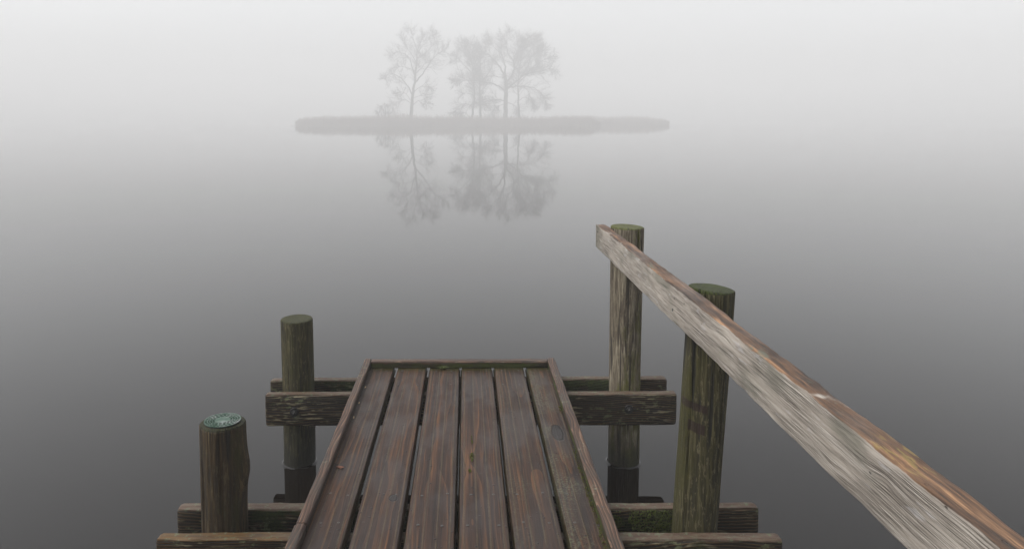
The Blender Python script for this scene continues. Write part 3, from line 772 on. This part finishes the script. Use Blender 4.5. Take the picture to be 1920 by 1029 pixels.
s = NT('reed_straw')
f = s.noise(s.mapv((1, 1, 0.1)), 8.0, 3.0)
M_REED = s.finish(s.ramp(f, [(0.3, (0.14, 0.090, 0.072)), (0.7, (0.27, 0.190, 0.145))]), 0.8)
def reeds(name, cx, cy, rx, ry, n, hgt, seed, label, skew=0.0, fade=3.0):
    rg = np.random.default_rng(seed)
    # blunt-ended footprint
    x = rg.uniform(-1, 1, n)*rx; y = rg.uniform(-1, 1, n)*ry*(1 - np.abs(x/rx)**6)
    h = np.array([hgt*(0.94 + 0.30*ns(xx*0.11, seed*1.7) + 0.24*ns(xx*0.6, yy*0.4, seed)) for xx, yy in zip(x, y)]) * rg.beta(2.0, 2.4, n)*0.85 + 0.40
    endf = np.clip((rx*1.0 - np.abs(x))/3.0, 0, 1) * np.clip((rx - x)/fade, 0, 1); h *= 0.40 + 0.60*np.sqrt(endf)
    w = rg.uniform(0.020, 0.040, n); th = rg.uniform(0, np.pi, n); lx = rg.normal(0, 0.07, n)*h; ly = rg.normal(0, 0.07, n)*h
    dx, dy = np.cos(th)*w, np.sin(th)*w
    X, Y = cx + x, cy + y + skew*x; z0 = -0.1
    V = np.empty((n, 5, 3))
    V[:, 0] = np.stack([X-dx, Y-dy, np.full(n, z0)], 1); V[:, 1] = np.stack([X+dx, Y+dy, np.full(n, z0)], 1)
    V[:, 2] = np.stack([X+dx+lx*.45, Y+dy+ly*.45, h*.62], 1); V[:, 3] = np.stack([X-dx+lx*.45, Y-dy+ly*.45, h*.62], 1)
    V[:, 4] = np.stack([X+lx, Y+ly, h], 1)
    # seed plume: a small diamond near the top of every third stalk
    mb = MB(); vs = [tuple(p) for p in V.reshape(-1, 3)]; fs = []
    for i in range(n):
        b = 5*i; fs += [(b, b+1, b+2, b+3), (b+3, b+2, b+4)]
    mb.add(vs, fs)
    for i in range(0, n, 3):
        t = Vector(V[i, 4]); m = 0.05
        mb.add([tuple(t + Vector((0, 0, -0.24))), tuple(t + Vector((m, 0.02, -0.05))), tuple(t + Vector((lx[i]*0.2, 0, 0.10))), tuple(t + Vector((-m, -0.02, -0.08)))], [(0, 1, 2, 3)])
    o = mb.build(name, M_REED, smooth=0, weld=False)
    return tag(o, label, 'reeds', kind='stuff')
reeds('reed_bed', -5.4, 223.0, 45.4, 5.5, 34000, 4.0, 11, 'pinkish brown reed bed along the front of the island under the trees')
reeds('reed_bed', 49.0, 258.0, 21.0, 5.5, 14000, 4.0, 23, 'paler fading reed bed at the far right end of the island', fade=9.0)

# ------------------------------------------------------------------ bare trees on the island
s = NT('bare_bark')
f = s.noise(s.mapv((1, 1, 0.2)), 6.0, 4.0)
M_BARK = s.finish(s.ramp(f, [(0.3, (0.040, 0.035, 0.030)), (0.7, (0.085, 0.075, 0.064))]), 0.9)

class Tree:
    def __init__(s, seed, dist, trunk_r):
        s.r = random.Random(seed); s.tr = MB(); s.cr = MB(); s.d = dist; s.r0 = trunk_r; s.count = 0; s.k = dist/148; s.dm = 1.35 if 200 < seed < 600 else 1.0
    def w(s, px, py, dy=0.0):
        """sketch point in metres: right of the lens axis, height above the water"""
        D = s.d; py = 238 - (238-py)*0.955
        return Vector(((px-874)*D/1400, D + dy, 1.54 + (227-py)*D/1400 - 0.3))
    def vec(s, k): return Vector((s.r.gauss(0, k), s.r.gauss(0, k), s.r.gauss(0, k)))
    def twig(s, p, d, ln, rad, lvl, maxl):
        s.count += 1
        n = 4 if lvl < maxl else 3
        pts = [p]; q = p.copy(); dd = d.copy()
        for k in range(n):
            dd = (dd + s.vec(0.14) + Vector((0, 0, 0.05 if lvl < 3 else -0.02))).normalized()
            q = q + dd*ln/n; pts.append(q)
        s.cr.tube(pts, [max(0.0080, rad*(1-0.65*k/n)) for k in range(n+1)], 3)
        if lvl >= maxl: return
        nb = {1: 7, 2: 4, 3: 3}.get(lvl, 3)
        for k in range(nb):
            t = s.r.uniform(0.15, 1.0); i = min(n-1, int(t*n)); f = t*n - i
            b = pts[i].lerp(pts[i+1], f); ax = (pts[i+1]-pts[i]).normalized()
            side = (s.vec(1.0)); side = (side - ax*side.dot(ax)).normalized()
            nd = (ax*s.r.uniform(0.7, 1.2) + side*s.r.uniform(0.4, 0.8)).normalized()
            s.twig(b, nd, ln*s.r.uniform(0.38, 0.68)*(1.15-0.4*t), rad*0.46, lvl+1, maxl)
    def limb(s, pts, r0, r1, depth=0.0, dens=1.6, ln=2.6, maxl=3, trunk=False, t0=0.25, droop=0.0):
        """pts in metres; sub-branches along it"""
        P = [Vector(p) for p in pts]; r0 *= s.k; r1 *= s.k
        Q = [P[0]]
        for i in range(len(P)-1):
            for k in range(1, 4):
                t = k/3
                j = P[i].lerp(P[i+1], t)
                if not (i == len(P)-2 and k == 3): j = j + s.vec(0.08)
                Q.append(j)
        n = len(Q)
        (s.tr if r0 > 0.07 else s.cr).tube(Q, [r0 + (r1-r0)*(i/(n-1))**0.8 for i in range(n)], 8 if r0 > 0.07 else 5)
        L = sum((Q[i+1]-Q[i]).length for i in range(n-1))
        for _ in range(int(L*dens*2.7*s.dm/s.k)):
            t = t0 + (1-t0)*s.r.random()**0.8; x = t*(n-1); i = min(n-2, int(x)); b = Q[i].lerp(Q[i+1], x-i)
            ax = (Q[i+1]-Q[i]).normalized(); side = s.vec(1.0); side = (side - ax*side.dot(ax)).normalized()
            nd = (ax*s.r.uniform(0.3, 1.0) + side*s.r.uniform(0.6, 1.0) + Vector((0, 0, -droop))).normalized()
            s.twig(b, nd, s.k*ln*s.r.uniform(0.5, 1.25)*(1.25-0.75*t), s.r.uniform(0.022, 0.042)*s.k, 1, maxl)
    def sk(s, px, r0, r1, deep=0.0, **k):
        """limb from a list of (px, py) sketch points, bending deep metres away from or towards the viewer"""
        n = len(px)
        s.limb([s.w(x, y, s.base_dy + deep*(i/(n-1))) for i, (x, y) in enumerate(px)], r0, r1, **k)
    base_dy = 0.0
    def build(s, label, cat='tree', name='bare_tree', group='bare trees on the island', base=None):
        root = empty(name, base)
        for mb, nm in ((s.tr, 'trunk'), (s.cr, 'crown')):
            if mb.n:
                o = mb.build(nm, M_BARK, root, smooth=60, weld=False)
                o.location = (-base[0], -base[1], -base[2])
        return tag(root, label, cat, group)

T = Tree(101, 225, 0.30)
T.sk([(770, 240), (771, 215), (773, 190), (775, 168), (779, 148), (780, 128), (783, 106), (783, 90), (790, 74), (795, 60)], 0.42, 0.03, 0.3, t0=0.4, dens=1.5, ln=2.4)
T.sk([(779, 150), (790, 138), (800, 125), (808, 110), (820, 98), (833, 90), (843, 82)], 0.17, 0.02, -2.0)
T.sk([(833, 90), (840, 96), (846, 108), (856, 111)], 0.05, 0.015, -0.5, ln=1.4)
T.sk([(774, 176), (768, 160), (757, 146), (744, 136), (730, 133), (722, 144)], 0.14, 0.02, 1.2)
T.sk([(778, 136), (773, 118), (770, 104), (760, 95), (745, 92), (733, 101)], 0.12, 0.02, -1.0)
T.sk([(783, 116), (775, 100), (766, 88), (758, 72), (752, 60)], 0.11, 0.02, 1.5)
T.sk([(783, 92), (794, 80), (806, 66), (813, 56)], 0.09, 0.02, 1.0)
T.sk([(784, 104), (798, 94), (812, 78), (820, 64)], 0.10, 0.02, 2.5)
T.sk([(783, 88), (778, 74), (775, 60), (772, 50)], 0.08, 0.015, -1.5)
T.sk([(780, 134), (792, 122), (800, 112), (796, 98)], 0.08, 0.02, -2.8)
T.sk([(775, 172), (788, 160), (800, 152), (806, 163)], 0.07, 0.02, -1.6, droop=0.2)
T.sk([(772, 192), (760, 184), (746, 188), (738, 196)], 0.06, 0.02, -1.4, droop=0.3)
T.sk([(772, 196), (784, 186), (795, 184), (803, 192)], 0.06, 0.02, 1.4, droop=0.3)
T.sk([(774, 180), (786, 178), (796, 172), (802, 180)], 0.05, 0.02, -2.2, droop=0.2)
T.sk([(773, 188), (762, 172), (750, 168), (742, 172)], 0.05, 0.02, 2.0, droop=0.2)
T.sk([(780, 128), (764, 122), (750, 118), (738, 120)], 0.07, 0.02, 2.4)
T.build('slender bare tree standing alone left of the tree group', base=(-16.57, 225, 0.4))

T = Tree(202, 227, 0.4)
T.sk([(948, 240), (948, 215), (948, 190), (949, 168), (948, 148), (946, 136)], 0.52, 0.30, 0.2, dens=0.7, t0=0.5, ln=2.2)
T.sk([(947, 168), (936, 158), (920, 152), (905, 150), (888, 148), (868, 147), (850, 150)], 0.18, 0.02, -2.5)
T.sk([(946, 138), (938, 122), (930, 112), (920, 100), (908, 92), (896, 84)], 0.20, 0.02, 1.5)
T.sk([(946, 137), (947, 120), (942, 105), (938, 92), (940, 76), (935, 60)], 0.20, 0.02, -1.2)
T.sk([(948, 152), (958, 138), (964, 122), (962, 108), (968, 92), (978, 76), (984, 60)], 0.22, 0.02, 0.8)
T.sk([(949, 164), (962, 152), (978, 140), (992, 128), (1004, 116), (1020, 106), (1036, 100)], 0.21, 0.02, -1.5)
T.sk([(962, 110), (952, 96), (948, 80), (950, 62), (958, 50)], 0.12, 0.02, 2.0)
T.sk([(984, 136), (1000, 130), (1016, 128), (1032, 122), (1046, 130)], 0.11, 0.02, 1.8)
T.sk([(952, 162), (966, 158), (982, 158), (998, 160), (1010, 166), (1020, 180), (1026, 196)], 0.14, 0.02, 1.0, droop=0.4)
T.sk([(980, 158), (990, 168), (994, 182), (1000, 200)], 0.06, 0.02, -1.4, droop=0.6, ln=1.8)
T.sk([(946, 142), (930, 138), (916, 138), (904, 146)], 0.10, 0.02, 2.2)
T.sk([(947, 186), (935, 184), (922, 184), (908, 188), (896, 184)], 0.11, 0.02, -1.0, droop=0.2)
T.sk([(946, 192), (934, 196), (924, 204), (920, 216)], 0.06, 0.02, 1.5, droop=0.5)
T.sk([(950, 190), (960, 192), (968, 200), (972, 212)], 0.07, 0.02, -2.0, droop=0.4)
T.sk([(963, 118), (970, 100), (972, 82), (968, 62)], 0.10, 0.02, 1.8)
T.sk([(962, 108), (976, 98), (986, 84), (994, 62)], 0.09, 0.02, -1.2)
T.sk([(968, 92), (980, 88), (994, 76), (1004, 66)], 0.09, 0.02, -2.4)
T.sk([(992, 128), (1006, 120), (1016, 90), (1020, 78)], 0.09, 0.02, 2.4)
T.sk([(975, 140), (990, 116), (996, 100), (1008, 90)], 0.10, 0.02, 2.8)
T.sk([(938, 94), (926, 84), (918, 72), (912, 62)], 0.08, 0.02, -2.0)
T.sk([(920, 100), (906, 104), (892, 100), (880, 104)], 0.08, 0.02, -1.6)
T.build('broadest bare tree with the thickest trunk and widest crown, right of centre', base=(11.95, 227, 0.4))

T = Tree(303, 229, 0.2)
T.sk([(882, 240), (885, 218), (888, 196), (890, 170), (888, 145), (886, 120), (880, 100), (874, 84)], 0.27, 0.03, 0.5, t0=0.25, dens=2.4, ln=2.6)
T.sk([(889, 160), (876, 146), (864, 140), (852, 146)], 0.09, 0.02, 1.2)
T.sk([(888, 135), (872, 120), (862, 108), (854, 100)], 0.09, 0.02, -1.5)
T.sk([(886, 112), (874, 98), (866, 84), (866, 72)], 0.08, 0.02, 1.5)
T.sk([(887, 200), (874, 192), (862, 196), (852, 208)], 0.07, 0.02, -1.0, droop=0.4)
T.sk([(886, 205), (894, 190), (904, 186), (912, 196)], 0.06, 0.02, 1.6, droop=0.3)
T.sk([(883, 222), (874, 210), (866, 208), (860, 214)], 0.06, 0.02, -0.8, droop=0.4)
T.sk([(889, 176), (874, 170), (864, 174)], 0.06, 0.02, 1.0)
T.build('thin leaning bare tree leftmost in the crowded tree group', base=(1.31, 229, 0.4))

T = Tree(404, 231, 0.2)
T.sk([(902, 240), (901, 215), (900, 190), (899, 165), (900, 140), (900, 115), (898, 95), (894, 78)], 0.28, 0.03, -0.4, t0=0.25, dens=2.4, ln=2.6)
T.sk([(900, 150), (914, 136), (922, 120), (926, 106)], 0.09, 0.02, 1.8)
T.sk([(900, 128), (890, 110), (884, 92), (880, 76)], 0.09, 0.02, -1.6)
T.sk([(899, 110), (908, 94), (914, 80), (916, 68)], 0.08, 0.02, 1.2)
T.sk([(900, 190), (912, 180), (922, 186), (928, 198)], 0.06, 0.02, -1.2, droop=0.4)
T.sk([(900, 196), (890, 188), (880, 196)], 0.06, 0.02, 1.5, droop=0.4)
T.build('straight thin bare tree between the leaning one and the thick trunk', base=(4.53, 231, 0.4))

T = Tree(505, 231, 0.2)
T.sk([(974, 240), (973, 215), (972, 190), (970, 165), (971, 140), (974, 115), (978, 92), (982, 72)], 0.26, 0.03, 0.6, t0=0.35, dens=2.0, ln=2.4)
T.sk([(971, 150), (986, 138), (1000, 128), (1012, 118)], 0.08, 0.02, 1.6)
T.sk([(972, 128), (988, 110), (1000, 96), (1012, 88)], 0.08, 0.02, -1.4)
T.sk([(975, 110), (990, 92), (1000, 78), (1006, 68)], 0.08, 0.02, 1.4)
T.sk([(972, 186), (984, 178), (996, 184), (1004, 196)], 0.06, 0.02, 1.2, droop=0.5)
T.sk([(971, 160), (962, 150), (958, 138)], 0.06, 0.02, -1.6)
T.build('thin bare tree rightmost in the crowded tree group', base=(16.30, 231, 0.4))

T = Tree(606, 224, 0.1)
for k, px in enumerate(([(722, 238), (721, 220), (718, 205), (713, 196)], [(722, 238), (723, 218), (724, 204), (728, 196)], [(722, 236), (716, 222), (710, 212), (706, 208)], [(723, 236), (728, 220), (733, 210), (736, 206)])):
    T.sk(px, 0.075, 0.03, (-1)**k*0.5, dens=2.0, ln=1.3, maxl=3)
T.build('small leafless bush left of the lone slender tree', cat='bush', name='bare_bush', group=None, base=(-24.38, 224, 0.4))

M_STUMP = flat('wet_stump', (0.03, 0.026, 0.02), 0.8, 0.4, 20)
for k, (x, lab) in enumerate(((-33.55, 'outer of two tiny dark stumps in the water off the left tip of the reeds'), (-33.15, 'inner of two tiny dark stumps in the water off the left tip of the reeds'))):
    if k == 0:
        mb = MB(); nn = 12
        mb.loft([[(0.085*q*math.cos(2*math.pi*j/nn), 0.085*q*math.sin(2*math.pi*j/nn), z) for j in range(nn)] for z, q in ((-0.5, 1.1), (0.0, 1.05), (0.2, 0.95), (0.27, 0.9), (0.30, 0.6))])
        o = mb.build('stump', M_STUMP)
    else:
        o = o.copy(); link(o)
    o.location = (x*1.535, 221.5 + 0.3*k, 0)
    tag(o, lab, 'stump', 'stumps off the reed bed')
